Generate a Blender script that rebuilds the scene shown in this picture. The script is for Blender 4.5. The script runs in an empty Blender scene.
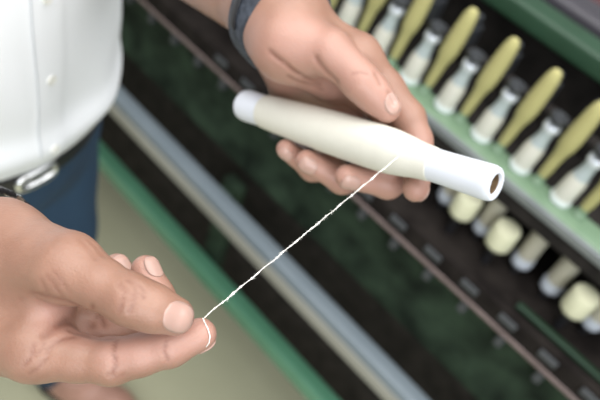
import bpy, math, random
import numpy as np
from mathutils import Vector, Matrix

random.seed(7)
SC = bpy.context.scene
COL = SC.collection

# ------------------------------------------------------------------ camera, world, lamps, exposure
F_PX = 696.0
_d = np.array([-266.0, -664.0, -696.0]); _d /= np.linalg.norm(_d)
_Z = -_d
_h = np.array([-1300.0, 1250.0, -696.0]); _X = -_h / np.linalg.norm(_h)
_X = _X - _Z * (_X @ _Z); _X /= np.linalg.norm(_X)
_Y = np.cross(_Z, _X)
RW = np.array([_X, _Y, _Z])                 # camera space -> world
CAM = np.array([0.0, 0.0, 1.57])            # eye height


def at(px, py, D):
    """World point seen at picture position (px, py) at depth D metres."""
    return CAM + D * (RW @ np.array([(px - 300) / F_PX, (200 - py) / F_PX, -1.0]))


cam_data = bpy.data.cameras.new('camera')
cam = bpy.data.objects.new('camera', cam_data)
COL.objects.link(cam)
cam_data.sensor_width = 36.0
cam_data.lens = F_PX / 600.0 * 36.0
cam_data.clip_start = 0.02
cam_data.clip_end = 60
m4 = np.eye(4); m4[:3, :3] = RW; m4[:3, 3] = CAM
cam.matrix_world = Matrix(m4.tolist())
cam_data.dof.use_dof = True
cam_data.dof.focus_distance = 0.335
cam_data.dof.aperture_fstop = 7.3
SC.camera = cam

world = bpy.data.worlds.new('world'); SC.world = world
world.use_nodes = True
wb = world.node_tree.nodes['Background']
wb.inputs[0].default_value = (0.93, 0.97, 1.0, 1)
wb.inputs[1].default_value = 0.34


def area(name, loc, target, size, size_y, power, color=(1, 1, 1)):
    l = bpy.data.lights.new(name, 'AREA'); l.shape = 'RECTANGLE'
    l.size = size; l.size_y = size_y; l.energy = power; l.color = color
    o = bpy.data.objects.new(name, l); COL.objects.link(o)
    o.location = loc
    o.rotation_euler = (Vector(target) - Vector(loc)).to_track_quat('-Z', 'Y').to_euler()
    return o


area('skylight', (0.0, 0.30, 3.3), (-0.25, 0.35, 1.2), 3.4, 3.2, 122, (1.0, 0.985, 0.96))
area('front_fill', (1.9, -1.5, 2.3), (-0.4, 0.3, 1.1), 1.8, 1.6, 50, (0.93, 0.97, 1.0))  # added fill light for the shirt front, no window stands there
SC.view_settings.view_transform = 'Standard'
SC.view_settings.look = 'None'
SC.view_settings.gamma = 1.0
SC.view_settings.use_curve_mapping = False
SC.view_settings.exposure = 0.2


# ------------------------------------------------------------------ materials
def mat(name, color, rough=0.5, metal=0.0, noise=0.0, nscale=20.0, color2=None, bump=0.0, bscale=200.0,
        coat=0.0, sss=0.0, stretch=None, spec=0.5):
    m = bpy.data.materials.new(name); m.use_nodes = True
    nt = m.node_tree; b = nt.nodes['Principled BSDF']
    b.inputs['Base Color'].default_value = (*color, 1)
    b.inputs['Roughness'].default_value = rough
    b.inputs['Metallic'].default_value = metal
    b.inputs['Specular IOR Level'].default_value = spec
    if coat: b.inputs['Coat Weight'].default_value = coat
    if sss:
        b.inputs['Subsurface Weight'].default_value = sss
        b.inputs['Subsurface Radius'].default_value = (1.0, 0.35, 0.2)
        b.inputs['Subsurface Scale'].default_value = 0.006
    tc = nt.nodes.new('ShaderNodeTexCoord')
    src = tc.outputs['Object']
    if stretch:
        mp = nt.nodes.new('ShaderNodeMapping'); mp.inputs['Scale'].default_value = stretch
        nt.links.new(src, mp.inputs[0]); src = mp.outputs[0]
    if color2 is not None:
        n = nt.nodes.new('ShaderNodeTexNoise'); n.inputs['Scale'].default_value = nscale
        n.inputs['Detail'].default_value = 4
        nt.links.new(src, n.inputs['Vector'])
        r = nt.nodes.new('ShaderNodeValToRGB')
        r.color_ramp.elements[0].position = 0.5 - noise; r.color_ramp.elements[1].position = 0.5 + noise
        r.color_ramp.elements[0].color = (*color, 1); r.color_ramp.elements[1].color = (*color2, 1)
        nt.links.new(n.outputs['Fac'], r.inputs[0]); nt.links.new(r.outputs[0], b.inputs['Base Color'])
    if bump:
        n2 = nt.nodes.new('ShaderNodeTexNoise'); n2.inputs['Scale'].default_value = bscale
        n2.inputs['Detail'].default_value = 3
        nt.links.new(src, n2.inputs['Vector'])
        bp = nt.nodes.new('ShaderNodeBump'); bp.inputs['Strength'].default_value = bump
        bp.inputs['Distance'].default_value = 0.0006
        nt.links.new(n2.outputs['Fac'], bp.inputs['Height']); nt.links.new(bp.outputs[0], b.inputs['Normal'])
    return m


M = {}
M['skin'] = mat('skin', (0.255, 0.134, 0.093), 0.44, noise=0.25, nscale=60, color2=(0.335, 0.185, 0.131),
                bump=0.35, bscale=900, sss=0.12)
M['nail'] = mat('nail', (0.44, 0.275, 0.23), 0.36, sss=0.1, coat=0.1)
# skin: the palm side and creases carry their own pigment, stored per vertex
nt = M['skin'].node_tree; b = nt.nodes['Principled BSDF']
old = b.inputs['Base Color'].links[0].from_socket
att = nt.nodes.new('ShaderNodeAttribute'); att.attribute_name = 'palmar'
mx = nt.nodes.new('ShaderNodeMix'); mx.data_type = 'RGBA'
nt.links.new(att.outputs['Fac'], mx.inputs['Factor']); nt.links.new(old, mx.inputs['A'])
mx.inputs['B'].default_value = (0.42, 0.233, 0.184, 1)
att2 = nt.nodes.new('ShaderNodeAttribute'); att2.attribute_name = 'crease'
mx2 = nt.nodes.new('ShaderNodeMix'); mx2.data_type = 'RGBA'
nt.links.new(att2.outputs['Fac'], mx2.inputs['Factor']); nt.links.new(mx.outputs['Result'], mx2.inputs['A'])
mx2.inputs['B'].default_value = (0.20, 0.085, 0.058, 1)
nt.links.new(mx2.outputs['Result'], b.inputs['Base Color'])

# fine skin relief: small irregular cells, each edge a shallow line
tcs = [n for n in nt.nodes if n.type == 'TEX_COORD'][0]
nz = nt.nodes.new('ShaderNodeTexNoise'); nz.inputs['Scale'].default_value = 140
nt.links.new(tcs.outputs['Object'], nz.inputs['Vector'])
vm = nt.nodes.new('ShaderNodeVectorMath'); vm.operation = 'MULTIPLY_ADD'
vm.inputs[1].default_value = (0.003, 0.003, 0.003)
nt.links.new(nz.outputs['Color'], vm.inputs[0]); nt.links.new(tcs.outputs['Object'], vm.inputs[2])
vo = nt.nodes.new('ShaderNodeTexVoronoi'); vo.feature = 'DISTANCE_TO_EDGE'; vo.inputs['Scale'].default_value = 640
nt.links.new(vm.outputs[0], vo.inputs['Vector'])
bp0 = [n for n in nt.nodes if n.type == 'BUMP'][0]
bp1 = nt.nodes.new('ShaderNodeBump'); bp1.inputs['Strength'].default_value = 0.20; bp1.inputs['Distance'].default_value = 0.0005
nt.links.new(vo.outputs['Distance'], bp1.inputs['Height']); nt.links.new(bp0.outputs[0], bp1.inputs['Normal'])
nt.links.new(bp1.outputs[0], b.inputs['Normal'])

M['shirt'] = mat('white_cotton', (0.89, 0.91, 0.95), 0.85, bump=0.25, bscale=700)
M['button'] = mat('button', (0.82, 0.82, 0.77), 0.35)
M['seam_shade'] = mat('grey_seam_shade', (0.60, 0.63, 0.67), 0.8)  # seam line, with the placket edge's shading put into its grey
M['denim'] = mat('denim', (0.012, 0.038, 0.080), 0.85, noise=0.25, nscale=14, color2=(0.020, 0.058, 0.115), bump=0.5, bscale=900)
M['belt'] = mat('belt_leather', (0.012, 0.012, 0.014), 0.45)
M['chrome'] = mat('chrome', (0.82, 0.83, 0.85), 0.16, 1.0)
M['steel'] = mat('steel', (0.5, 0.52, 0.55), 0.35, 1.0)
M['shoe'] = mat('brown_leather', (0.40, 0.215, 0.165), 0.5, noise=0.3, nscale=18, color2=(0.46, 0.26, 0.20))
M['sole'] = mat('sole', (0.04, 0.03, 0.025), 0.8)
M['hair'] = mat('hair', (0.012, 0.010, 0.009), 0.5, bump=0.8, bscale=300)
M['eye'] = mat('eye_white', (0.8, 0.78, 0.75), 0.2)
M['iris'] = mat('iris', (0.03, 0.015, 0.01), 0.15)
M['strap'] = mat('slate_rubber', (0.022, 0.028, 0.040), 0.7, noise=0.1, nscale=260, color2=(0.050, 0.060, 0.080), bump=0.8, bscale=500)
M['black'] = mat('black_plastic', (0.012, 0.012, 0.014), 0.4)
M['tube'] = mat('white_plastic', (0.67, 0.70, 0.765), 0.32, bump=0.03, bscale=60)
M['core'] = mat('brown_core', (0.07, 0.042, 0.02), 0.7, noise=0.2, nscale=120, color2=(0.16, 0.10, 0.05))
M['yarn'] = mat('white_yarn', (0.92, 0.90, 0.85), 0.9)
M['floor'] = mat('olive_concrete', (0.44, 0.435, 0.29), 0.6, noise=0.3, nscale=5, color2=(0.50, 0.495, 0.345))
M['wall'] = mat('grey_plaster', (0.42, 0.43, 0.42), 0.9, noise=0.3, nscale=3, color2=(0.38, 0.39, 0.38))
M['mint'] = mat('mint_paint', (0.145, 0.235, 0.148), 0.35, noise=0.3, nscale=30, color2=(0.185, 0.28, 0.185), coat=0.4)
M['green'] = mat('green_paint', (0.085, 0.24, 0.145), 0.4, noise=0.3, nscale=16, color2=(0.105, 0.285, 0.18), coat=0.2)
M['dgreen'] = mat('green_rail_paint', (0.015, 0.047, 0.024), 0.5, noise=0.2, nscale=20, color2=(0.020, 0.060, 0.032))
M['strip_green'] = mat('dark_green_enamel', (0.006, 0.028, 0.012), 0.5)  # even dark green of the short strip
M['mottle'] = mat('grimy_green', (0.008, 0.013, 0.009), 0.75, noise=0.16, nscale=15, color2=(0.034, 0.056, 0.036), spec=0.12)
M['inner_shade'] = mat('black_inner_shade', (0.014, 0.0125, 0.012), 0.8, noise=0.2, nscale=30, color2=(0.032, 0.028, 0.026), spec=0.12)  # darkness of the unlit machine interior, put into the colour
M['brown_inner_shade'] = mat('brown_inner_shade', (0.009, 0.007, 0.0065), 0.85, noise=0.15, nscale=22, color2=(0.023, 0.019, 0.017), spec=0.12)  # same painted-in darkness, browner, around the roller bed
M['blue_rail'] = mat('blue_grey_paint', (0.165, 0.205, 0.235), 0.42, noise=0.3, nscale=12, color2=(0.20, 0.24, 0.27))
M['beige_face'] = mat('beige_floor_reflection', (0.31, 0.305, 0.265), 0.55, noise=0.3, nscale=10, color2=(0.36, 0.355, 0.315))  # floor's reflection on the rail front, put into the colour
M['rod'] = mat('oxide_rod', (0.17, 0.125, 0.12), 0.5, noise=0.2, nscale=40, color2=(0.22, 0.165, 0.16))
M['edge'] = mat('dull_metal_edge', (0.17, 0.19, 0.20), 0.4, noise=0.3, nscale=30, color2=(0.24, 0.26, 0.27), metal=0.3)
M['purple'] = mat('purple_grey_beam', (0.045, 0.042, 0.052), 0.5)
M['maroon'] = mat('maroon_cover', (0.055, 0.012, 0.016), 0.6)
M['cream'] = mat('cream_roller', (0.60, 0.60, 0.42), 0.55, noise=0.3, nscale=60, color2=(0.66, 0.66, 0.48))
M['beige'] = mat('beige_plastic', (0.44, 0.42, 0.34), 0.55)
M['greycap'] = mat('grey_white_plastic', (0.48, 0.52, 0.58), 0.4)
M['pirn'] = mat('cream_thread', (0.62, 0.61, 0.54), 0.6)
M['foot'] = mat('white_foot', (0.70, 0.76, 0.76), 0.35)
M['neck'] = mat('grey_plastic_neck', (0.40, 0.46, 0.47), 0.3)
M['cap'] = mat('bright_cap', (0.70, 0.75, 0.82), 0.22, 0.35)
M['flange'] = mat('dark_flange', (0.030, 0.033, 0.038), 0.4)
M['fitting'] = mat('grey_fitting', (0.055, 0.060, 0.067), 0.6, 0.0)


def wave_mat(name, c1, c2, scale, rough, axis='Z', bump=0.4, dist=0.0004, distort=1.0, nz=0.5):
    m = mat(name, c1, rough)
    nt = m.node_tree; b = nt.nodes['Principled BSDF']
    tc = [n for n in nt.nodes if n.type == 'TEX_COORD'][0]
    w = nt.nodes.new('ShaderNodeTexWave'); w.bands_direction = axis
    w.inputs['Scale'].default_value = scale; w.inputs['Distortion'].default_value = distort
    w.inputs['Detail'].default_value = 2; w.inputs['Detail Scale'].default_value = nz
    nt.links.new(tc.outputs['Object'], w.inputs[0])
    r = nt.nodes.new('ShaderNodeValToRGB')
    r.color_ramp.elements[0].color = (*c1, 1); r.color_ramp.elements[1].color = (*c2, 1)
    nt.links.new(w.outputs['Fac'], r.inputs[0]); nt.links.new(r.outputs[0], b.inputs['Base Color'])
    bp = nt.nodes.new('ShaderNodeBump'); bp.inputs['Strength'].default_value = bump
    bp.inputs['Distance'].default_value = dist
    nt.links.new(w.outputs['Fac'], bp.inputs['Height']); nt.links.new(bp.outputs[0], b.inputs['Normal'])
    return m


M['wound'] = wave_mat('wound_cream_yarn', (0.62, 0.605, 0.53), (0.68, 0.665, 0.595), 260, 0.85, 'Z', 0.35, 0.0003, 1.5)
M['khaki'] = wave_mat('wound_khaki_yarn', (0.37, 0.345, 0.135), (0.45, 0.42, 0.19), 150, 0.8, 'Z', 0.3, 0.0003, 2.0)


# ------------------------------------------------------------------ object helpers
def tag(o, label=None, cat=None, group=None, kind=None):
    if label: o['label'] = label
    if cat: o['category'] = cat
    if group: o['group'] = group
    if kind: o['kind'] = kind
    return o


def empty(name, loc, label, cat, group=None):
    o = bpy.data.objects.new(name, None); COL.objects.link(o); o.location = loc
    o.empty_display_size = 0.05
    return tag(o, label, cat, group)


class MB:
    """Collects simple solids; build() links them as one mesh object."""
    def __init__(s): s.v = []; s.f = []

    def add(s, vs, fs):
        n = len(s.v); s.v += [tuple(map(float, p)) for p in vs]; s.f += [tuple(i + n for i in f) for f in fs]
        return s

    def box(s, lo, hi, bev=0.0):
        x0, y0, z0 = lo; x1, y1, z1 = hi
        if bev <= 0:
            vs = [(x0, y0, z0), (x1, y0, z0), (x1, y1, z0), (x0, y1, z0), (x0, y0, z1), (x1, y0, z1), (x1, y1, z1), (x0, y1, z1)]
            return s.add(vs, [(0, 3, 2, 1), (4, 5, 6, 7), (0, 1, 5, 4), (1, 2, 6, 5), (2, 3, 7, 6), (3, 0, 4, 7)])
        # rounded profile extruded along the longest axis
        ax = int(np.argmax([x1 - x0, y1 - y0, z1 - z0]))
        ua, va = [(1, 2), (2, 0), (0, 1)][ax]
        L, H = [x0, y0, z0], [x1, y1, z1]
        prof = []
        for cx, cy, a0 in ((H[ua] - bev, H[va] - bev, 0), (L[ua] + bev, H[va] - bev, 90), (L[ua] + bev, L[va] + bev, 180), (H[ua] - bev, L[va] + bev, 270)):
            for k in range(5):
                a = math.radians(a0 + 22.5 * k)
                prof.append((cx + bev * math.cos(a), cy + bev * math.sin(a)))
        n = len(prof); vs = []
        for e in (L[ax], H[ax]):
            for (u, w) in prof:
                p = [0, 0, 0]; p[ax] = e; p[ua] = u; p[va] = w; vs.append(p)
        fs = [(i, (i + 1) % n, n + (i + 1) % n, n + i) for i in range(n)]
        fs += [tuple(range(n - 1, -1, -1)), tuple(range(n, 2 * n))]
        return s.add(vs, fs)

    def lathe(s, prof, a=(0, 0, 0), axis=(0, 0, 1), n=32, close=True):
        """prof: (r, h) along axis from point a; r=0 ends are poles."""
        a = np.array(a, float); ax = np.array(axis, float); ax /= np.linalg.norm(ax)
        t = np.array([1.0, 0, 0]) if abs(ax[0]) < 0.9 else np.array([0, 1.0, 0])
        u = np.cross(ax, t); u /= np.linalg.norm(u); w = np.cross(ax, u)
        vs = []; fs = []; rings = []
        for r, h in prof:
            if r <= 1e-7:
                rings.append([len(vs)]); vs.append(a + ax * h)
            else:
                rings.append(list(range(len(vs), len(vs) + n)))
                for k in range(n):
                    q = 2 * math.pi * k / n
                    vs.append(a + ax * h + r * (math.cos(q) * u + math.sin(q) * w))
        for A, B in zip(rings, rings[1:]):
            for k in range(n):
                k2 = (k + 1) % n
                if len(A) == 1 and len(B) == 1: continue
                if len(A) == 1: fs.append((A[0], B[k2], B[k]))
                elif len(B) == 1: fs.append((A[k], A[k2], B[0]))
                else: fs.append((A[k], A[k2], B[k2], B[k]))
        if close:
            if len(rings[0]) > 1: fs.append(tuple(reversed(rings[0])))
            if len(rings[-1]) > 1: fs.append(tuple(rings[-1]))
        return s.add(vs, fs)

    def tube(s, pts, radii, n=8):
        pts = [np.array(p, float) for p in pts]
        if not hasattr(radii, '__len__'): radii = [radii] * len(pts)
        vs = []; fs = []; u = None
        for i, p in enumerate(pts):
            t = pts[min(i + 1, len(pts) - 1)] - pts[max(i - 1, 0)]; t /= np.linalg.norm(t)
            if u is None:
                q = np.array([0, 0, 1.0]) if abs(t[2]) < 0.9 else np.array([1.0, 0, 0])
                u = np.cross(t, q)
            u = u - t * (u @ t); u /= np.linalg.norm(u); w = np.cross(t, u)
            for k in range(n):
                a = 2 * math.pi * k / n
                vs.append(p + radii[i] * (math.cos(a) * u + math.sin(a) * w))
        for i in range(len(pts) - 1):
            for k in range(n):
                k2 = (k + 1) % n
                fs.append((i * n + k, i * n + k2, (i + 1) * n + k2, (i + 1) * n + k))
        fs.append(tuple(range(n - 1, -1, -1))); fs.append(tuple(range((len(pts) - 1) * n, len(pts) * n)))
        return s.add(vs, fs)

    def build(s, name, material, parent=None, smooth=True, angle=40):
        me = bpy.data.meshes.new(name)
        me.from_pydata(s.v, [], s.f); me.update()
        o = bpy.data.objects.new(name, me); COL.objects.link(o)
        if material: me.materials.append(material)
        if smooth:
            me.shade_smooth()
            me.set_sharp_from_angle(angle=math.radians(angle))
        if parent: o.parent = parent
        return o


def copy_tree(o, parent=None):
    c = o.copy(); COL.objects.link(c)
    if parent: c.parent = parent
    for ch in list(o.children): copy_tree(ch, c)
    return c


# ------------------------------------------------------------------ the room
fl = MB().box((-6, -4, -0.1), (5, 5, 0)).build('floor', M['floor'], smooth=False); tag(fl, kind='structure')
wl = MB().box((-6, 4.0, 0), (5, 4.12, 3.6)).build('wall_back', M['wall'], smooth=False); tag(wl, kind='structure')
wl = MB().box((-6.12, -4, 0), (-6, 4.12, 3.6)).build('wall_left', M['wall'], smooth=False); tag(wl, kind='structure')

# ------------------------------------------------------------------ the machine
X0, X1 = -2.6, 1.2
mach = empty('yarn_machine', (-0.7, 0.9, 0), 'long green spindle machine with rails running diagonally behind the hands', 'machine')


def part(mb, name, material, **k):
    o = mb.build(name, material, None, **k)
    o.parent = mach; o.matrix_parent_inverse = Matrix.Translation((0.7, -0.9, 0))
    return o


def slab(name, y0, y1, z0, z1, material, bev=0.0, x0=X0, x1=X1):
    return part(MB().box((x0, y0, z0), (x1, y1, z1), bev), name, material)


ZD = 1.03                                    # top of the spindle deck
YT = 0.793                                   # the row of spools
slab('spindle_deck', 0.7605, 0.802, ZD - 0.02, ZD, M['mint'], 0.003)
slab('deck_edge_strip', 0.7535, 0.7603, ZD - 0.0155, ZD - 0.001, M['edge'], 0.0025)
slab('deck_beam', 0.763, 0.777, ZD - 0.045, ZD - 0.0205, M['inner_shade'], 0.004)
slab('rear_deck', 0.8025, 0.93, ZD - 0.03, ZD - 0.012, M['inner_shade'], 0.004)
slab('rear_green_beam', 0.90, 0.95, 1.135, 1.166, M['dgreen'], 0.006)
slab('rear_grey_beam', 0.985, 1.05, 1.12, 1.166, M['purple'], 0.01)
slab('maroon_cover', 1.06, 1.5, 1.02, 1.16, M['maroon'], 0.02)
slab('back_panel', 0.955, 0.98, 0.30, 1.150, M['inner_shade'])
slab('guide_bar', 0.855, 0.875, 1.072, 1.088, M['inner_shade'], 0.004)
slab('roller_bed', 0.735, 0.925, 0.865, 0.885, M['brown_inner_shade'], 0.004)
slab('fitting_bar', 0.722, 0.7345, 0.845, 0.888, M['brown_inner_shade'], 0.004)
slab('green_strip', 0.738, 0.749, 0.8855, 0.894, M['strip_green'], 0.003, x0=-0.05, x1=0.14)
# the mottled green cover under the rod: a softly bulged sheet
rows = [(0.735, 0.838), (0.742, 0.80), (0.744, 0.76), (0.742, 0.73), (0.735, 0.700), (0.737, 0.694), (0.756, 0.694), (0.756, 0.838)]
gp = MB(); vs = []; fs = []
NX = 96
for i in range(NX + 1):
    x = X0 + (X1 - X0) * i / NX
    for j, (y, z) in enumerate(rows):
        vs.append((x, y + (0.004 * math.sin(x * 38) if j < 5 else 0), z))
nr = len(rows)
for i in range(NX):
    for j in range(nr):
        j2 = (j + 1) % nr
        fs.append((i * nr + j, i * nr + j2, (i + 1) * nr + j2, (i + 1) * nr + j))
fs += [tuple(range(nr)), tuple(reversed(range(NX * nr, NX * nr + nr)))]
part(gp.add(vs, fs), 'green_cover', M['mottle'])
part(MB().tube([(X0, 0.726, 0.8495), (X1, 0.726, 0.8495)], 0.0060, 14), 'oxide_rod', M['rod'])
for k in range(22):                          # small clips that carry the rod
    x = -1.20 + 0.0685 * k
    part(MB().box((x - 0.006, 0.7225, 0.822), (x + 0.006, 0.741, 0.842), 0.002), 'rod_clip', M['fitting'])
slab('recess_panel', 0.80, 0.815, 0.30, 0.70, M['inner_shade'])  # dark sheet standing in for the shade between the rails
slab('front_rail', 0.672, 0.706, 0.610, 0.653, M['blue_rail'], 0.008)
slab('rail_face', 0.6685, 0.6718, 0.608, 0.634, M['beige_face'], 0.001)  # thin sheet coloured as the floor's reflection in the rail
slab('lower_rail', 0.690, 0.724, 0.390, 0.430, M['green'], 0.005)
for x in (-2.2, -1.32, 0.62, 1.05):
    part(MB().box((x - 0.03, 0.735, 0.0), (x + 0.03, 0.79, 0.69), 0.006), 'post', M['inner_shade'])
for x in (-1.46, -0.575, 0.31):
    part(MB().box((x - 0.022, 0.7285, 0.39), (x + 0.022, 0.7535, 0.645), 0.004), 'rail_hanger', M['mottle'])
    part(MB().box((x - 0.015, 0.7105, 0.615), (x + 0.015, 0.728, 0.635), 0.003), 'rail_bracket', M['mottle'])
for k in range(13):                          # small grey fittings on the dark bar, one per spindle
    x = -0.66 + 0.0685 * k
    part(MB().box((x - 0.014, 0.7175, 0.868), (x + 0.014, 0.7218, 0.880), 0.002), 'bar_fitting', M['fitting'])
for k in range(13):
    x = -0.62 + 0.0685 * k
    o = MB().box((x - 0.011, 0.852, 1.0885), (x + 0.011, 0.878, 1.118), 0.004)
    o.lathe([(0, 0), (0.008, 0.001), (0.008, 0.016), (0, 0.018)], (x, 0.865, 1.118), n=16)
    part(o, 'thread_guide', M['flange'])

# ------------------------------------------------------------------ spools and spindles on the deck
ORD = ['', 'second ', 'third ', 'fourth ', 'fifth ', 'sixth ', 'seventh ', 'eighth ', 'ninth ', 'tenth ', 'eleventh ']
PITCH = 0.0672


def from_right(k, what):
    return ('first ' if k == 0 else ORD[k]) + what


def make_spool():
    r = empty('khaki_yarn_spool', (0, 0, 0), 'x', 'yarn spool', 'khaki yarn spools standing along the spindle deck')
    w = MB().lathe([(0.0060, 0.012), (0.0070, 0.02), (0.0078, 0.045), (0.0088, 0.056), (0.0114, 0.066), (0.0122, 0.076), (0.0121, 0.092),
                    (0.0112, 0.112), (0.0098, 0.128), (0.0082, 0.136), (0.0055, 0.1405), (0, 0.142)], n=28)
    w.build('wound_yarn', M['khaki'], r)
    MB().lathe([(0.0090, 0), (0.0090, 0.003), (0.0068, 0.005), (0.0064, 0.0125)], n=24).build('spindle_foot', M['mint'], r)
    return r


def make_pirn():
    r = empty('white_spindle', (0, 0, 0), 'x', 'spindle', 'bottle shaped white spindles between the khaki spools')
    MB().lathe([(0.0152, 0), (0.0152, 0.004), (0.0148, 0.006), (0.0140, 0.0065)], n=28).build('foot_disc', M['foot'], r)
    MB().lathe([(0.0135, 0.0066), (0.0139, 0.012), (0.0136, 0.036), (0.0116, 0.045)], n=28).build('thread_body', M['pirn'], r)
    MB().lathe([(0.0115, 0.0452), (0.0095, 0.054), (0.0088, 0.064), (0.0088, 0.070)], n=28).build('neck', M['neck'], r)
    MB().lathe([(0.0100, 0.0701), (0.0112, 0.072), (0.0112, 0.079), (0.0098, 0.081), (0.004, 0.0815)], n=28).build('cap', M['cap'], r)
    MB().lathe([(0.0040, 0.0816), (0.0040, 0.0870), (0.0116, 0.0872), (0.0122, 0.0885), (0.0122, 0.0935), (0.0112, 0.095), (0.0070, 0.095), (0.006, 0.093), (0, 0.093)], n=28).build('top_flange', M['flange'], r)
    return r


spool0 = make_spool(); pirn0 = make_pirn()
xt = [-0.0015 - PITCH * k for k in range(1, 9)]
for k, x in enumerate(xt):
    o = spool0 if k == 0 else copy_tree(spool0)
    o.location = (x, YT, ZD + 0.0008); o.rotation_euler = (random.uniform(-0.02, 0.02), 0.075 + random.uniform(-0.02, 0.02), 0)
    o['label'] = from_right(k, 'khaki yarn spool from the lower right end of the spindle deck')
    p = pirn0 if k == 0 else copy_tree(pirn0)
    p.location = (x - PITCH * 0.5 + 0.003, YT, ZD + 0.0012); p.rotation_euler = (0, 0.075, 0)
    p['label'] = from_right(k, 'bottle shaped white spindle from the lower right end of the deck')

# cream rollers and beige sleeves under the deck
cre = []
for x in (0.005, -0.125, -0.192):
    r = empty('cream_roller', (x, 0.768, 0.924), 'x', 'roller', 'cream rollers under the deck')
    MB().lathe([(0.0155, 0), (0.0185, 0.003), (0.0190, 0.008), (0.0190, 0.034), (0.0175, 0.038), (0.012, 0.039)], n=28).build('roller_body', M['cream'], r)
    MB().lathe([(0.006, -0.0385), (0.006, -0.0005)], n=14).build('axle', M['black'], r)
    cre.append(r)
    r['label'] = from_right(len(cre) - 1, 'stout cream roller from the lower right, below the deck edge')
bei = []
for x in (0.033, -0.036, -0.088, -0.160, -0.228):
    r = empty('beige_sleeve', (x, 0.795, 0.905), 'x', 'sleeve', 'beige sleeves under the deck')
    MB().lathe([(0.0135, 0.0185), (0.0140, 0.021), (0.0140, 0.0925), (0.012, 0.094)], n=28).build('sleeve_body', M['beige'], r)
    MB().lathe([(0.010, 0), (0.0152, 0.002), (0.0158, 0.006), (0.0158, 0.015), (0.0145, 0.0182)], n=28).build('end_cap', M['greycap'], r)
    MB().lathe([(0.006, -0.0193), (0.006, -0.0005)], n=14).build('axle', M['black'], r)
    bei.append(r)
    r['label'] = from_right(len(bei) - 1, 'slim beige sleeve with grey end cap from the lower right, under the deck')

# ------------------------------------------------------------------ bobbin held in the hand
BA, BB = at(243.5, 104.5, 0.505), at(496, 184.6, 0.380)
BAX = (BB - BA); BL = np.linalg.norm(BAX); BAX = BAX / BL
bob = empty('yarn_bobbin', (0, 0, 0), 'white plastic bobbin wound with cream yarn, held in the upper hand', 'bobbin')
bob.location = BA
qz = Vector(BAX).to_track_quat('Z', 'Y'); bob.rotation_mode = 'QUATERNION'; bob.rotation_quaternion = qz
R0 = 0.0104
MB().lathe([(0.0066, 0.004), (0.0066, 0.0), (0.0090, -0.001), (0.0106, 0.0008), (0.0113, 0.0035), (0.0115, 0.008), (0.0108, 0.03), (0.0098, BL - 0.05),
            (0.0099, BL - 0.03), (0.0104, BL - 0.006), (0.0103, BL - 0.003), (0.0096, BL - 0.0006), (0.0090, BL), (0.0064, BL), (0.0060, BL - 0.0008), (0.0059, BL - 0.003), (0.0059, BL - 0.03)],
           n=56, close=False).build('tube', M['tube'], bob)
MB().lathe([(0.0058, 0.0), (0.0058, BL - 0.0015), (0.0053, BL - 0.0017), (0.0050, BL - 0.004), (0.0050, 0.004), (0.0052, 0.001), (0.0058, 0.0)], n=40, close=False).build('inner_core', M['core'], bob)
prof = []
YA, YB = 0.107 * BL, 0.805 * BL
wound = [(0.0108, YA), (0.0117, YA + 0.0012), (0.0126, 0.038), (0.0134, 0.058), (0.0140, 0.080), (0.0143, 0.100), (0.0143, 0.120), (0.0139, 0.134), (0.0125, 0.144), (0.0110, 0.153), (0.0102, YB - 0.001), (0.0096, YB)]
hs = np.linspace(YA, YB, 260)
rs = np.interp(hs, [h for r, h in wound], [r for r, h in wound])
ker = np.hanning(17); ker /= ker.sum()
rs2 = rs.copy(); rs2[8:-8] = np.convolve(rs, ker, 'valid')
rng = np.random.default_rng(3)
for i, (r, h) in enumerate(zip(rs2, hs)):
    prof.append((r + 0.00006 * math.sin(h * 5200) + rng.normal(0, 0.00003), h))
MB().lathe(prof, n=64).build('wound_yarn', M['wound'], bob, angle=80)

# ------------------------------------------------------------------ implicit surfaces for the person
def smin(a, b, k):
    h = np.maximum(k - np.abs(a - b), 0) / k
    return np.minimum(a, b) - h * h * k * 0.25


def smax(a, b, k): return -smin(-a, -b, k)


def cap(P, a, b, r1, r2):
    ba = b - a; t = np.clip(((P - a) @ ba) / max(ba @ ba, 1e-12), 0, 1)
    return np.linalg.norm(P - a - t[:, None] * ba, axis=1) - (r1 + (r2 - r1) * t)


def ell(P, c, r):
    q = (P - c) / r
    k0 = np.linalg.norm(q, axis=1); k1 = np.linalg.norm(q / r, axis=1)
    return k0 * (k0 - 1.0) / np.maximum(k1, 1e-9)


def polydist(P, pts):
    d = None
    for a, b in zip(pts, pts[1:]):
        e = cap(P, a, b, 0, 0); d = e if d is None else np.minimum(d, e)
    return d


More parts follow.
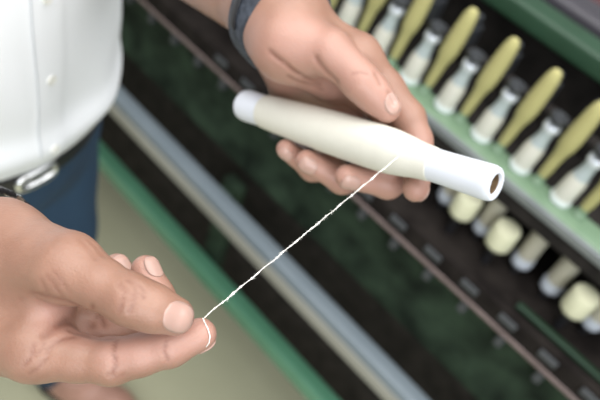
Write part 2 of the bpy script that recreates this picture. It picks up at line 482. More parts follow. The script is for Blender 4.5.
def mesh_sdf(sdf, lo, hi, h, B=8):
    """Surface nets over a sparse set of blocks."""
    lo = np.array(lo, float); hi = np.array(hi, float)
    nb = np.ceil((hi - lo) / (h * B)).astype(int) + 1
    n = nb * B
    cx = [lo[i] + (np.arange(nb[i]) * B + (B - 1) / 2) * h for i in range(3)]
    G = np.stack(np.meshgrid(*cx, indexing='ij'), -1).reshape(-1, 3)
    dc = sdf(G)
    act = np.abs(dc) < B * h * 1.15 + 0.002
    Fb = np.repeat(np.where(dc < 0, -1.0, 1.0).astype(np.float32)[:, None], B ** 3, 1)
    off = np.stack(np.meshgrid(*[(np.arange(B) - (B - 1) / 2) * h] * 3, indexing='ij'), -1).reshape(-1, 3)
    ids = np.nonzero(act)[0]
    for s in range(0, len(ids), 400):
        c = ids[s:s + 400]
        P = (G[c][:, None, :] + off[None]).reshape(-1, 3)
        Fb[c] = sdf(P).reshape(len(c), -1)
    F = Fb.reshape(nb[0], nb[1], nb[2], B, B, B).transpose(0, 3, 1, 4, 2, 5).reshape(n)
    ins = F < 0
    cs = np.zeros(n - 1, np.int8)
    sl = lambda o, N: slice(o, N - 1 + o)
    for i in (0, 1):
        for j in (0, 1):
            for k in (0, 1):
                cs += ins[sl(i, n[0]), sl(j, n[1]), sl(k, n[2])]
    act = (cs > 0) & (cs < 8)
    I = np.argwhere(act)
    idx = -np.ones(n - 1, np.int32); idx[act] = np.arange(len(I))
    acc = np.zeros((len(I), 3)); cnt = np.zeros(len(I))
    cor = [(i, j, k) for i in (0, 1) for j in (0, 1) for k in (0, 1)]
    val = {c: F[I[:, 0] + c[0], I[:, 1] + c[1], I[:, 2] + c[2]] for c in cor}
    for c in cor:
        for ax in range(3):
            if c[ax]: continue
            d = list(c); d[ax] = 1; d = tuple(d)
            a, b = val[c], val[d]
            m = (a < 0) != (b < 0)
            t = np.where(m, a / np.where(m, a - b, 1), 0)
            p = np.array(c, float)[None] + t[:, None] * (np.array(d) - np.array(c))[None]
            acc[m] += p[m]; cnt[m] += 1
    V = lo + (I + acc / cnt[:, None]) * h
    faces = []
    for ax in range(3):
        A = np.take(ins, np.arange(n[ax] - 1), axis=ax); Bm = np.take(ins, np.arange(1, n[ax]), axis=ax)
        E = np.argwhere(A != Bm)
        u, v = (ax + 1) % 3, (ax + 2) % 3
        ok = (E[:, u] > 0) & (E[:, v] > 0) & (E[:, u] < n[u] - 1) & (E[:, v] < n[v] - 1)
        E = E[ok]
        sgn = A[E[:, 0], E[:, 1], E[:, 2]]
        def cell(du, dv):
            q = E.copy(); q[:, u] += du; q[:, v] += dv
            return idx[q[:, 0], q[:, 1], q[:, 2]]
        Q = np.stack([cell(-1, -1), cell(0, -1), cell(0, 0), cell(-1, 0)], 1)
        Q[~sgn] = Q[~sgn][:, ::-1]
        faces.append(Q)
    return V, np.concatenate(faces)


def grad(sdf, P, e=0.0004):
    g = np.stack([sdf(P + np.eye(3)[i] * e) - sdf(P - np.eye(3)[i] * e) for i in range(3)], 1)
    return g / np.maximum(np.linalg.norm(g, axis=1, keepdims=True), 1e-9)


class Hand:
    """A forearm and hand: palm solids blended together, five separate digits, carved creases."""
    def __init__(s): s.palm = []; s.digits = []; s.arm = []; s.creases = []; s.kd = 0.006

    def __call__(s, P):
        d = None
        for (a, b, r1, r2, k) in s.palm:
            e = cap(P, a, b, r1, r2); d = e if d is None else smin(d, e, k)
        out = d
        for (pts, rad, k, kp) in s.digits:
            f = None
            for i in range(len(pts) - 1):
                e = cap(P, pts[i], pts[i + 1], rad[i], rad[i + 1]); f = e if f is None else smin(f, e, k)
            out = smin(out, smin(d, f, kp), 0.0012)
        for (pts, dep, w) in s.creases:
            q = polydist(P, pts)
            out = out + dep * np.exp(-(q / w) ** 2)
        return out

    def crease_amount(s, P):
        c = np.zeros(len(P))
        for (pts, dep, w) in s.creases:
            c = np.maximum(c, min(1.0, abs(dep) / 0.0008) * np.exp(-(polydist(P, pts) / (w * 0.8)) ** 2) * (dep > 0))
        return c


def surf(sdf, px, py, D0):
    """First hit of the picture ray on the surface, from depth D0 on."""
    D = D0
    for _ in range(120):
        v = float(sdf(at(px, py, D)[None])[0])
        if abs(v) < 0.0002: break
        D += max(v * 0.7, -0.004)
        if D > 1.0: break
    return at(px, py, D)


def nail(sdf, c, ax, nrm, L, W, lift=0.00035):
    """Curved nail plate laid on the fingertip: c centre, ax towards the tip, nrm away from the pad."""
    ax = ax / np.linalg.norm(ax); nrm = nrm - ax * (nrm @ ax); nrm /= np.linalg.norm(nrm); sd = np.cross(ax, nrm)
    NU, NV = 13, 15
    top = []
    for j in range(NV):
        v = -1 + 2 * j / (NV - 1)
        q = abs(v) if v < 0 else abs(v) * .97
        e = max((1 - q ** 2.6) ** (1 / 2.2) if q < 1 else 0.0, 0.12)
        for i in range(NU):
            u = -1 + 2 * i / (NU - 1)
            top.append(c + ax * (v * L / 2) + sd * (u * e * W / 2) + nrm * (0.006 - 0.003 * u * u))
    P = np.array(top) + nrm * .012
    fall = np.zeros(len(P))
    for _ in range(40):                                      # lower each point straight onto the fingertip
        st = np.clip(sdf(P) - lift, -.002, .002) * .8
        st = np.where(fall + st > .0165, 0, st); fall += st
        P = P - nrm * st[:, None]
    g = grad(sdf, P)
    u = np.tile(np.linspace(-1, 1, NU), NV); v = np.repeat(np.linspace(-1, 1, NV), NU)
    edge = np.clip(np.maximum(np.abs(u), np.abs(v)), 0, 1)
    T = P + g * (0.00025 * (1 - edge ** 6))[:, None]
    Bt = P - g * 0.0012
    V = np.concatenate([T, Bt]); n = NU * NV; F = []
    for j in range(NV - 1):
        for i in range(NU - 1):
            a = j * NU + i
            F.append((a, a + 1, a + NU + 1, a + NU)); F.append((n + a, n + a + NU, n + a + NU + 1, n + a + 1))
    ring = [i for i in range(NU)] + [j * NU + NU - 1 for j in range(1, NV)] + [(NV - 1) * NU + i for i in range(NU - 2, -1, -1)] + [j * NU for j in range(NV - 2, 0, -1)]
    for a, b in zip(ring, ring[1:] + ring[:1]): F.append((b, a, n + a, n + b))
    return V, F


MM = 0.001
# ---- right hand (lower left in the picture), pinching the yarn between thumb and forefinger
RH = Hand()
RW_ = at(-28, 268, 0.374)                                    # wrist
RE_ = np.array([-0.455, 0.055, 1.145])                       # elbow
RS_ = np.array([-0.625, 0.085, 1.425])                       # shoulder
r_imc, r_mmc, r_rmc, r_pmc = at(36, 347, .320), at(36, 330, .340), at(28, 318, .360), at(18, 306, .382)
r_cmc, r_tmc = at(0, 247, .338), at(68, 268, .310)
RH.palm = [
    (RE_, RW_, .043, .0285, .02),
    (RS_, RE_, .052, .043, .02),
    (RW_, at(-10, 300, .352), .0285, .025, .02),
    (at(-40, 318, .352), r_imc, .0225, .0150, .012),
    (at(-30, 300, .365), r_mmc, .021, .0155, .014),
    (at(-30, 290, .375), r_rmc, .020, .0150, .014),
    (at(-30, 282, .385), r_pmc, .019, .0140, .014),
    (RW_, r_cmc, .024, .0205, .02),
    (r_cmc, r_tmc, .0200, .0152, .014),
    (at(-5, 275, .345), at(45, 300, .328), .020, .0120, .012),
]
r_ti, r_tt = at(130, 299.5, .2985), at(174.5, 316, .3035)
RH.digits = [
    ([r_tmc, at(98, 283, .3035), r_ti, at(152, 308, .3), r_tt], [.0152, .0113, .0109, .0101, .0086], .004, .007),
    ([r_imc, at(76, 358, .316), at(112, 361.5, .3145), at(140, 355, .3145), at(170, 346, .3155), at(200, 334.5, .3170)],
     [.0150, .0104, .0103, .0092, .0092, .0076], .004, .008),
    ([at(55, 332, .340), at(112, 333, .341), at(150, 326, .345), at(155, 298, .350), at(145.5, 269.5, .353)], [.0145, .0108, .0108, .0094, .0074], .005, .008),
    ([r_rmc, at(105, 330, .366), at(130, 325, .369), at(134, 298, .372), at(117, 267.5, .373)], [.0150, .0105, .0103, .0090, .0076], .005, .008),
    ([r_pmc, at(80, 320, .390), at(104, 312, .393), at(108, 294, .395), at(96, 280, .394)], [.0140, .0092, .0090, .0078, .0066], .005, .008),
]


def sp(sdf, D0, *pts): return [surf(sdf, x, y, D0) for x, y in pts]


base_r = RH
def carve(hand, D0, px, dep, w): hand._pending.append((px, dep, w, D0))
RH._pending = []
# thumb joint wrinkles
for px, dep, w in [
    ([(118, 282), (124, 290), (123, 302), (119, 312)], .0010, .0009),
    ([(128, 280), (135, 284), (137, 291), (133, 303), (130, 312)], .0012, .0010),
    ([(136, 283), (143, 289), (144, 298)], .0009, .0009),
    ([(124, 288), (130, 293), (137, 292)], .0004, .0008),
    ([(120, 300), (128, 300), (134, 296)], .0004, .0008),
    # web fold between thumb and palm
    ([(38, 296), (50, 299), (64, 302), (80, 308), (96, 316)], .0020, .0016),
    ([(47, 276), (54, 285), (62, 296)], .0005, .0011),
    ([(41, 280), (46, 290), (50, 298)], .0004, .0010),
    ([(55, 272), (62, 283), (70, 292)], .0004, .0011),
    ([(92, 306), (100, 316), (104, 326), (100, 336)], .0010, .0012),
    ([(70, 330), (84, 334), (100, 338), (112, 338)], .0012, .0012),
    ([(20, 300), (34, 294), (44, 296)], .0005, .0012),
    ([(24, 366), (32, 356), (34, 344)], .0006, .0011),
    ([(30, 374), (38, 368), (44, 360)], .0006, .0010),
    ([(88, 240), (96, 247), (103, 256)], .0004, .0010),
    ([(80, 240), (89, 250), (96, 260)], .0004, .0010),
    # forefinger base and joint
    ([(44, 336), (54, 327), (70, 320), (90, 326)], .0020, .0018),
    ([(47, 352), (54, 343), (66, 338), (74, 337)], .0009, .0012),
    ([(40, 366), (47, 358), (50, 346)], .0006, .0010),
    ([(36, 356), (42, 350), (45, 340)], .0005, .0010),
    ([(116, 340), (114, 352), (116, 364), (112, 376)], .0007, .0012),
    ([(108, 374), (116, 378), (124, 374)], .0005, .0010),
    ([(166, 341), (164, 350), (168, 360)], .0005, .0010),
]: carve(RH, .26, px, dep, w)
import copy as _copy
raw = _copy.copy(RH); raw.creases = []
RH.creases = [(sp(raw, D0, *px), dep, w) for (px, dep, w, D0) in RH._pending]

# ---- left hand (upper middle), palm to the bobbin, thumb on top, fingers wrapped behind and under it
LH = Hand()
LW_ = at(279, 15, .462)
LE_ = at(130, -85, .62)
LS_ = np.array([-0.660, 0.440, 1.440])
l_imc, l_mmc, l_rmc, l_pmc = at(357, 58, .452), at(360, 82, .478), at(338, 96, .498), at(312, 104, .512)
l_cmc, l_tmc = at(286, 44, .440), at(329, 52, .4285)
LH.palm = [
    (LE_, LW_, .038, .0250, .02),
    (LS_, LE_, .050, .041, .02),
    (LW_, at(288, 33, .465), .0255, .0235, .02),
    (at(290, 26, .458), l_imc, .0190, .0150, .014),
    (at(290, 36, .470), l_mmc, .0190, .0150, .014),
    (at(288, 46, .480), l_rmc, .0175, .0145, .014),
    (at(288, 50, .484), l_pmc, .0165, .0140, .014),
    (at(287, 52, .482), at(289, 90, .511), .0172, .0140, .014),
    (LW_, l_cmc, .022, .0185, .02),
    (l_cmc, l_tmc, .0185, .0140, .012),
    (at(292, 56, .450), at(330, 80, .470), .0150, .0120, .012),
]
LH.digits = [
    ([l_tmc, at(346, 66, .4265), at(361, 82, .4255), at(374, 95, .4275), at(387, 109, .4285)], [.0140, .0112, .0112, .0102, .0086], .006, .006),
    ([l_imc, at(386, 88, .455), at(408, 118, .453), at(417, 140, .450), at(420, 164, .443), at(415.5, 189, .4275)], [.0150, .0112, .0108, .0094, .0090, .0080], .005, .008),
    ([l_mmc, at(394, 118, .483), at(412, 148, .483), at(408, 172, .470), at(388, 184, .4545), at(347, 176.5, .4440)], [.0150, .0110, .0106, .0096, .0092, .0078], .005, .008),
    ([l_rmc, at(358, 136, .500), at(368, 160, .497), at(362, 176, .482), at(342, 180, .4720), at(307, 161, .4640)], [.0145, .0106, .0102, .0094, .0090, .0078], .005, .008),
    ([l_pmc, at(326, 142, .513), at(332, 160, .506), at(328, 170, .494), at(312, 169, .4880), at(286, 149, .4770)], [.0140, .0094, .0092, .0084, .0080, .0068], .005, .008),
]
LH._pending = []
for px, dep, w in [
    ([(270, 52), (285, 64), (302, 76), (320, 86)], .0014, .0018),
    ([(316, 58), (321, 66), (328, 74), (336, 82)], .0016, .0020),
    ([(376, 74), (379, 79), (381, 84)], .0018, .0013),
    ([(389, 92), (392, 98), (394, 102)], .0018, .0013),
    ([(352, 74), (360, 72), (368, 74)], .0004, .0012),
    ([(288, 76), (306, 84), (322, 90)], .0006, .0016),
]: carve(LH, .36, px, dep, w)
raw2 = _copy.copy(LH); raw2.creases = []
LH.creases = [(sp(raw2, D0, *px), dep, w) for (px, dep, w, D0) in LH._pending]

# ---- trunk, legs, neck and head
TC = np.array([-0.612, 0.276])                               # trunk axis


PHI = math.radians(18)


def turn(P):
    q = P.copy(); x = P[:, 0] - TC[0]; y = P[:, 1] - TC[1]
    q[:, 0] = TC[0] + x * math.cos(PHI) + y * math.sin(PHI); q[:, 1] = TC[1] - x * math.sin(PHI) + y * math.cos(PHI)
    return q


def trunk(P, g=0.0):
    """Shirt-side trunk; g grows it."""
    P = turn(P)
    c = lambda z, dx=0.0, dy=0.0: np.array([TC[0] + dx, TC[1] + dy, z])
    d = ell(P, c(1.03, .004), np.array([.128 + g, .168 + g, .17]))
    d = smin(d, ell(P, c(1.18, .002), np.array([.132 + g, .170 + g, .20])), .08)
    d = smin(d, ell(P, c(1.32, -.008), np.array([.118 + g, .176 + g, .17])), .08)
    d = smin(d, cap(P, c(1.425, -.01, -.15), c(1.425, -.01, .15), .055 + g, .055 + g), .07)
    return d


def legs(P, g=0.0):
    P = turn(P)
    d = ell(P, np.array([TC[0] - .01, TC[1], .95]), np.array([.128 + g, .176 + g, .15]))
    L = [np.array([TC[0], TC[1] + .093, .90]), np.array([TC[0] + .012, TC[1] + .150, .50]), np.array([TC[0] - .03, TC[1] + .19, .075])]
    Rr = [np.array([TC[0], TC[1] - .085, .90]), np.array([TC[0] + .012, TC[1] - .11, .50]), np.array([TC[0] - .03, TC[1] - .13, .075])]
    for J in (L, Rr):
        d = smin(d, cap(P, J[0], J[1], .088 + g, .062 + g), .03)
        d = smin(d, cap(P, J[1], J[2], .062 + g, .050 + g), .03)
    return d


HC = np.array([TC[0] + .03, TC[1], 1.62])


def head(P):
    d = ell(P, HC + np.array([-.008, 0, .035]), np.array([.098, .076, .098]))
    d = smin(d, ell(P, HC + np.array([.022, 0, -.035]), np.array([.070, .060, .078])), .04)
    d = smin(d, cap(P, HC + np.array([.086, 0, .012]), HC + np.array([.106, 0, -.022]), .008, .013), .014)
    for s in (-1, 1):
        d = smin(d, ell(P, HC + np.array([-.006, s * .078, -.004]), np.array([.020, .008, .032])), .006)
        d = smax(d, -ell(P, HC + np.array([.094, s * .031, .014]), np.array([.014, .017, .010])), .010)
        d = smin(d, cap(P, HC + np.array([.090, s * .014, .032]), HC + np.array([.080, s * .048, .032]), .006, .005), .012)
    d = smin(d, cap(P, HC + np.array([.087, -.020, -.056]), HC + np.array([.087, .020, -.056]), .005, .005), .006)
    d = smin(d, cap(P, HC + np.array([.086, -.017, -.066]), HC + np.array([.086, .017, -.066]), .006, .006), .006)
    d = smin(d, cap(P, np.array([TC[0] - .01, TC[1], 1.42]), HC + np.array([-.015, 0, -.05]), .062, .055), .03)
    return d


def body(P):
    d = smin(trunk(P, -.012), legs(P, -.012), .03)
    d = smin(d, head(P), .03)
    d = smin(d, cap(P, LS_, LE_, .046, .037), .04); d = smin(d, cap(P, RS_, RE_, .046, .037), .04)
    for s, q in ((1, .19), (-1, -.13)):
        a = np.array([TC[0] - .03, TC[1] + q, .09])
        d = smin(d, cap(turn(P), a, a + np.array([.15, 0, -.055]), .036, .022), .03)
    return d


def arm_bounds(sets):
    A = np.array(sets); return A.min(0), A.max(0)


verts = []; faces = []; mats = []; pal = []; crs = []


def put(V, Fc, mi, palm=None, cre_=None):
    n = sum(len(v) for v in verts)
    verts.append(np.asarray(V)); faces.append([tuple(int(i) + n for i in f) for f in Fc]); mats.extend([mi] * len(Fc))
    pal.append(np.zeros(len(V)) if palm is None else palm); crs.append(np.zeros(len(V)) if cre_ is None else cre_)


V, Q = mesh_sdf(body, (-.85, -.05, -.01), (-.34, .62, 1.78), 0.008)
put(V, Q, 0)


def hand_mesh(H, W, E, pts, near):
    A = np.array(pts); lo = np.minimum(A.min(0) - .03, E - .055); hi = np.maximum(A.max(0) + .03, E + .055)
    def clipped(P):                                          # stop just past the elbow, inside the sleeve
        n = (W - E) / np.linalg.norm(W - E)
        return np.maximum(H(P), -((P - E) @ n) - .035)
    V, Q = mesh_sdf(clipped, lo, hi, 0.00135)
    return V, Q


r_pts = [RW_, RE_] + [p for d in RH.digits for p in d[0]] + [p for c in RH.palm[2:] for p in c[:2]]
V, Q = hand_mesh(RH, RW_, RE_, r_pts, None)
# palm side: redder skin inside the fist
def near_seg(P, segs, r0, r1):
    w = np.zeros(len(P))
    for a, b in segs:
        w = np.maximum(w, np.clip((r1 - cap(P, a, b, 0, 0)) / (r1 - r0), 0, 1))
    return w
pw = near_seg(V, [(at(60, 312, .315), at(95, 322, .315)), (at(95, 325, .32), at(190, 328, .312)), (at(140, 275, .345), at(150, 300, .34)), (at(110, 270, .365), at(130, 300, .36)),
                  (at(120, 345, .303), at(205, 335, .308))], .006, .016)
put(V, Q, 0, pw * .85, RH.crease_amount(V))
l_pts = [LW_, LE_] + [p for d in LH.digits for p in d[0]] + [p for c in LH.palm[2:] for p in c[:2]]
V, Q = hand_mesh(LH, LW_, LE_, l_pts, None)
pw = near_seg(V, [(at(275, 60, .44), at(330, 92, .45)), (at(290, 85, .46), at(340, 100, .47)), (at(300, 50, .42), at(385, 118, .42)), (at(286, 150, .46), at(315, 170, .465)),
                  (at(307, 162, .45), at(345, 180, .45)), (at(345, 176, .43), at(395, 186, .44)), (at(415, 190, .425), at(420, 165, .44))], .014, .034)
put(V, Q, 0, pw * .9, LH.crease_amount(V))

camdir = lambda p: (CAM - p) / np.linalg.norm(CAM - p)
imgx = RW @ np.array([1.0, 0, 0]); imgy = RW @ np.array([0, 1.0, 0]); imgz = RW @ np.array([0, 0, 1.0])
# nails of the right hand: thumb, forefinger (turned away), middle and ring finger tips
tx = (r_tt - r_ti) / np.linalg.norm(r_tt - r_ti)
V, Fc = nail(RH, r_tt + tx * .0008, tx, imgz + .20 * imgy + .10 * imgx, .0140, .0136); put(V, Fc, 1)
t = RH.digits[1][0]; V, Fc = nail(RH, t[-1] + (t[-1] - t[-2]) * .05, t[-1] - t[-2], -imgy * 1.0 - imgz * .4, .010, .0105); put(V, Fc, 1)
t = RH.digits[2][0]; V, Fc = nail(RH, t[-1] - imgy * .001, t[-1] - t[-2], imgx * 1.0 + imgz * .75 + imgy * .1, .0120, .0100); put(V, Fc, 1)
t = RH.digits[3][0]; V, Fc = nail(RH, t[-1], t[-1] - t[-2], imgx * .8 + imgz * .9 + imgy * .5, .0110, .0098); put(V, Fc, 1)
t = RH.digits[4][0]; V, Fc = nail(RH, t[-1], t[-1] - t[-2], imgx * .8 + imgy * .7, .0090, .0080); put(V, Fc, 1)
# nails of the left hand
t = LH.digits[0][0]; V, Fc = nail(LH, t[-1] - imgx * .0006, t[-1] - t[-2], imgz * .9 + imgx * .35 + imgy * .35, .0125, .0120); put(V, Fc, 1)
t = LH.digits[1][0]; V, Fc = nail(LH, t[-1], t[-1] - t[-2], imgx * .9 - imgz * .6, .0105, .0100); put(V, Fc, 1)
t = LH.digits[2][0]; V, Fc = nail(LH, t[-1] + imgx * .001, t[-1] - t[-2], imgz * .70 - imgy * .7, .0125, .0118); put(V, Fc, 1)
t = LH.digits[3][0]; V, Fc = nail(LH, t[-1] + imgx * .0005, t[-1] - t[-2], imgz * .85 - imgy * .6, .0125, .0118); put(V, Fc, 1)
t = LH.digits[4][0]; V, Fc = nail(LH, t[-1], t[-1] - t[-2], imgz * .75 - imgy * .6 - imgx * .2, .0105, .0095); put(V, Fc, 1)

me = bpy.data.meshes.new('person')
VV = np.concatenate(verts)
me.from_pydata(VV.tolist(), [], [f for fs in faces for f in fs]); me.update()
for m in ('skin', 'nail'): me.materials.append(M[m])
me.polygons.foreach_set('material_index', mats)
for nm, arr in (('palmar', np.concatenate(pal)), ('crease', np.concatenate(crs))):
    a = me.attributes.new(nm, 'FLOAT', 'POINT'); a.data.foreach_set('value', arr.astype(np.float32))
me.shade_smooth()
person = bpy.data.objects.new('person', me); COL.objects.link(person)
tag(person, 'person in white shirt and blue jeans drawing yarn off a bobbin with both hands', 'person')


def cloth(name, sdf, lo, hi, h, material):
    V, Q = mesh_sdf(sdf, lo, hi, h)
    o = MB(); o.v = V.tolist(); o.f = [tuple(map(int, q)) for q in Q]
    return o.build(name, material, person, angle=180)


def shirt_sdf(P):
    d = trunk(P)
    for S_, E_ in ((LS_, LE_), (RS_, RE_)):
        e = cap(P, S_, E_ + (S_ - E_) * .10, .064, .058)
        d = smin(d, e, .05)
    # soft folds and the overhang above the belt
    T_ = turn(P); z = P[:, 2]; y = T_[:, 1] - TC[1]
    fold = .0022 * np.sin(y * 60 + z * 16) * np.exp(-((z - 1.07) / .05) ** 2) + .0012 * np.sin(y * 23 - z * 31)
    d = d - fold - .009 * np.exp(-((z - 1.035) / .022) ** 2)
    # placket: a narrow raised band down the front with a seam at its edge
    band = np.abs(y + .034); front = T_[:, 0] > TC[0] + .05
    d = d - np.where(front, .0011 / (1 + np.exp((band - .0175) / .0007)), 0)
    d = smax(d, .998 - z + .0 * y, .010)                    # hem tucked at the belt
    d = smax(d, z - 1.475, .01)
    for E_, S_ in ((LE_, LS_), (RE_, RS_)):                  # open sleeve ends
        pass
    return d


shirt = cloth('shirt', shirt_sdf, (-.82, -.06, .98), (-.38, .62, 1.50), 0.0042, M['shirt'])


def jeans_sdf(P):
    d = legs(P); z = P[:, 2]
    d = d - .003 * np.sin(z * 42 + P[:, 1] * 25) * np.exp(-((z - .5) / .25) ** 2)
    d = smax(d, z - 1.012, .006); d = smax(d, .055 - z, .006)
    w = smin(trunk(P, -.004), np.full(len(P), 1.0), .001)
    d2 = smax(smax(w, z - 1.012, .004), .93 - z, .004)
    return smin(d, d2, .02)


jeans = cloth('jeans', jeans_sdf, (-.82, .0, .03), (-.42, .56, 1.03), 0.006, M['denim'])


def belt_sdf(P):
    z = P[:, 2]
    d = np.abs(smin(trunk(P, -.004), legs(P), .02) - .0015) - .003
    return smax(d, np.abs(z - .986) - .0165, .003)


belt = cloth('belt', belt_sdf, (-.80, .04, .96), (-.43, .50, 1.03), 0.003, M['belt'])
# buckle on the front of the belt
def untur(p):
    x, y = p[0] - TC[0], p[1] - TC[1]
    return np.array([TC[0] + x * math.cos(PHI) - y * math.sin(PHI), TC[1] + x * math.sin(PHI) + y * math.cos(PHI), p[2]])


def front_x(sdf, yl, z):
    """Local x of the garment's front surface."""
    xx = np.linspace(TC[0] + .05, TC[0] + .2, 601)
    pp = np.array([untur((x, TC[1] + yl, z)) for x in xx])
    return xx[np.where(sdf(pp) < 0)[0].max()]


by, bz = -.040, .989
ring = []
for k in range(37):
    a = 2 * math.pi * k / 36
    cy = math.copysign(abs(math.cos(a)) ** .55, math.cos(a)) * .023; cz = math.copysign(abs(math.sin(a)) ** .55, math.sin(a)) * .0085
    ring.append(untur((front_x(belt_sdf, by + cy, bz) + .003, TC[1] + by + cy, bz + cz)))
bk = MB().tube(ring, .0042, 10).build('buckle', M['chrome'], belt)
MB().tube([untur((front_x(belt_sdf, by + q, bz) + .003, TC[1] + by + q, bz)) for q in (-.021, 0, .022)], .0026, 8).build('prong', M['chrome'], bk)
# placket seam: grey tube standing in for the shading along the edge
for yl in (-.050,):
    MB().tube([untur((front_x(shirt_sdf, yl, z) + .0002, TC[1] + yl, z)) for z in np.linspace(1.035, 1.43, 40)], .0011, 6).build('placket_seam', M['seam_shade'], shirt)
# shirt buttons down the placket
for z in (1.038, 1.125, 1.21, 1.295, 1.38):
    p = untur((front_x(shirt_sdf, -.034, z), TC[1] - .034, z))
    MB().lathe([(0, -.001), (.0052, -.001), (.0055, .0008), (.0048, .0018), (.003, .0013), (0, .0013)], p, (math.cos(PHI), math.sin(PHI), 0.1), 20).build('button', M['button'], shirt)


def hair_sdf(P):
    d = ell(P, HC + np.array([-.016, 0, .045]), np.array([.104, .083, .102]))
    d = smax(d, -((P - (HC + np.array([.03, 0, .075]))) @ np.array([-.62, 0, .78])) * 1.0, .02)
    return d


cloth('hair', hair_sdf, HC - .16, HC + .17, 0.006, M['hair'])
for s in (-1, 1):
    e = MB().lathe([(0, -.0115), (.006, -.0098), (.0105, -.005), (.0118, 0), (.0105, .005), (.0075, .0089)], HC + np.array([.078, s * .031, .014]), (1, 0, -.2), 20).build('eye', M['eye'], person)
    MB().lathe([(.0062, .0095), (.0058, .0105), (.003, .0117), (0, .0119)], HC + np.array([.078, s * .031, .014]), (1, 0, -.2), 18).build('iris', M['iris'], e)
for s, q in ((1, .19), (-1, -.13)):
    a = np.array([TC[0] + (.03 if s > 0 else -.03), TC[1] + q + (.012 if s > 0 else 0), .0])
    def shoe_sdf(P, a=a):
        P = turn(P)
        d = cap(P, a + np.array([-.05, 0, .05]), a + np.array([.10, 0, .042]), .046, .047)
        d = smin(d, cap(P, a + np.array([.10, 0, .038]), a + np.array([.165, 0, .03]), .047, .036), .02)
        d = smin(d, cap(P, a + np.array([-.005, 0, .06]), a + np.array([-.005, 0, .105]), .046, .044), .03)
        d = smax(d, .018 - P[:, 2], .004)
        return smax(d, P[:, 2] - .108, .004)
    aw = untur(a)
    sh = cloth('shoe', shoe_sdf, aw + np.array([-.13, -.12, 0]), aw + np.array([.25, .13, .13]), .004, M['shoe'])
    def sole_sdf(P, a=a):
        P = turn(P)
        d = smin(cap(P * np.array([1, 1, 0]), (a + np.array([-.05, 0, 0])), a + np.array([.10, 0, 0]), .047, .050), cap(P * np.array([1, 1, 0]), a + np.array([.10, 0, 0]), a + np.array([.168, 0, 0]), .050, .038), .02)
        return smax(d, np.abs(P[:, 2] - .0105) - .0095, .003)
    V, Q = mesh_sdf(sole_sdf, aw + np.array([-.13, -.12, -.01]), aw + np.array([.25, .13, .04]), .003)
    o = MB(); o.v = V.tolist(); o.f = [tuple(map(int, q)) for q in Q]; o.build('sole', M['sole'], sh, angle=180)

# ------------------------------------------------------------------ wrist bands
def fore(P):
    return smin(cap(P, LE_, LW_, .038, .0262), cap(P, LW_, at(288, 33, .465), .0262, .0245), .02)


def band_sdf(H, c, ax, half, thick, gap):
    ax = ax / np.linalg.norm(ax)
    def f(P):
        d = np.abs(H(P) - gap - thick / 2) - thick / 2
        return smax(d, np.abs((P - c) @ ax) - half, .0012)
    return f


ax = (LE_ - LW_) / np.linalg.norm(LE_ - LW_)
lc = at(281, 23, .461)
wb_ = empty('wristband', lc, 'dark slate grey strap around the wrist of the bobbin hand', 'wristband')
bs = band_sdf(fore, lc, ax, .0105, .0034, .0012)
V, Q = mesh_sdf(bs, lc - .055, lc + .055, .0013)
o = MB(); o.v = (V - lc).tolist(); o.f = [tuple(map(int, q)) for q in Q]; o.build('strap', M['strap'], wb_, angle=180)
# keeper loop of the strap
bs2 = band_sdf(fore, lc + ax * .002, ax, .0030, .0016, .0048)
kc = surf(bs, 240, 14, .38)
def keeper(P): return smax(bs2(P), np.linalg.norm(P - kc, axis=1) - .013, .002)
V, Q = mesh_sdf(keeper, kc - .02, kc + .02, .0009)
if len(V):
    o = MB(); o.v = (V - lc).tolist(); o.f = [tuple(map(int, q)) for q in Q]; o.build('keeper_loop', M['black'], wb_, angle=180)

axr = (RE_ - RW_) / np.linalg.norm(RE_ - RW_)
rc = at(-27, 254, .385)
br = empty('link_bracelet', rc, 'dark bracelet with silver links on the wrist of the pinching hand', 'bracelet')
t = np.cross(axr, [0, 0, 1.0]); t /= np.linalg.norm(t); u = np.cross(axr, t)
NL = 36
for k in range(NL):
    a = 2 * math.pi * k / NL
    dirn = math.cos(a) * t + math.sin(a) * u
    rr = np.linspace(.01, .06, 200); q = rc + rr[:, None] * dirn
    hit = .0385
    p = rc + dirn * hit; tg = -math.sin(a) * t + math.cos(a) * u
    w = 0.0029
    mb = MB()
    mb.tube([p - axr * .005 - tg * w, p - axr * .005 + tg * w], .0015, 8)
    mb.tube([p + axr * .005 - tg * w, p + axr * .005 + tg * w], .0015, 8)
    mb.tube([p - axr * .006, p + axr * .006], .0018, 8)
    mb.v = [tuple(np.array(x) - rc) for x in mb.v]
    mb.build('link', M['chrome'] if k % 3 == 0 else M['black'], br)

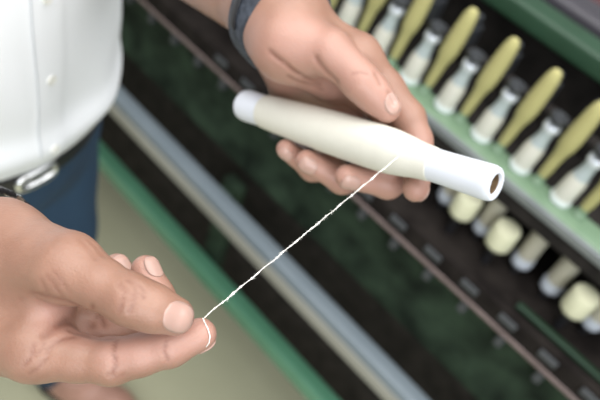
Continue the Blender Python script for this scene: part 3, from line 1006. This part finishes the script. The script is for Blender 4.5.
# ------------------------------------------------------------------ the strand drawn off the bobbin
def bob_front(px, py):
    """Point on the wound yarn under this picture position."""
    D = .38
    for _ in range(400):
        p = at(px, py, D); h = (p - BA) @ BAX; r = np.linalg.norm(p - BA - h * BAX)
        if r - np.interp(h, hs, rs2) < .0004: break
        D += .0003
    return at(px, py, D), D


y0, yD = bob_front(398, 157)
y1 = at(203, 318.5, .3085)
tailp = [y1, surf(raw, 205, 323, .27) + camdir(y1) * .0003, surf(raw, 208, 329, .27) + camdir(y1) * .0006, surf(raw, 210, 336, .27) + camdir(y1) * .0007,
         surf(raw, 209, 343, .27) + camdir(y1) * .0005, surf(raw, 206, 347, .27) + camdir(y1) * .0004]
L = np.linalg.norm(y1 - y0); n = 520
ud = (y1 - y0) / L; ua = np.cross(ud, [0, 0, 1.0]); ua /= np.linalg.norm(ua); ub = np.cross(ud, ua)
slub = np.zeros(n)
rng = np.random.default_rng(11)
for c in rng.uniform(0.03, 0.97, 46):
    slub += rng.uniform(.2, 1.0) * np.exp(-((np.linspace(0, 1, n) - c) / rng.uniform(.003, .008)) ** 2)
slub = np.minimum(slub, 1.3)
strand = MB()
for ph in (0, math.pi):
    pts = []; rad = []
    for i in range(n):
        s = i / (n - 1); a = ph + 2 * math.pi * s * L / .0036
        hr = .00012 + .00020 * slub[i]
        pts.append(y0 + ud * L * s + hr * (math.cos(a) * ua + math.sin(a) * ub) + ua * .00015 * math.sin(s * 61) + ub * .00015 * math.sin(s * 83))
        rad.append(.00011 + .00021 * slub[i])
    strand.tube(pts, rad, 7)
strand.tube(tailp, [.00028, .00026, .00025, .00024, .00022, .0002], 7)
# fine fibres standing off the strand
for k in range(150):
    s = rng.uniform(.02, .98); p = y0 + ud * L * s; v = rng.normal(size=3); v -= ud * (v @ ud); v /= np.linalg.norm(v)
    ln = rng.uniform(.0006, .0014)
    strand.tube([p + v * .0003, p + v * ln * .6 + ud * ln * rng.uniform(-.5, .5), p + v * ln + ud * ln * rng.uniform(-1, 1)], [.00007, .00006, .00004], 4)
so = strand.build('yarn_strand', M['yarn'], None, angle=180)
tag(so, 'thin white slub yarn pulled taut from the bobbin to the fingertips', 'yarn')
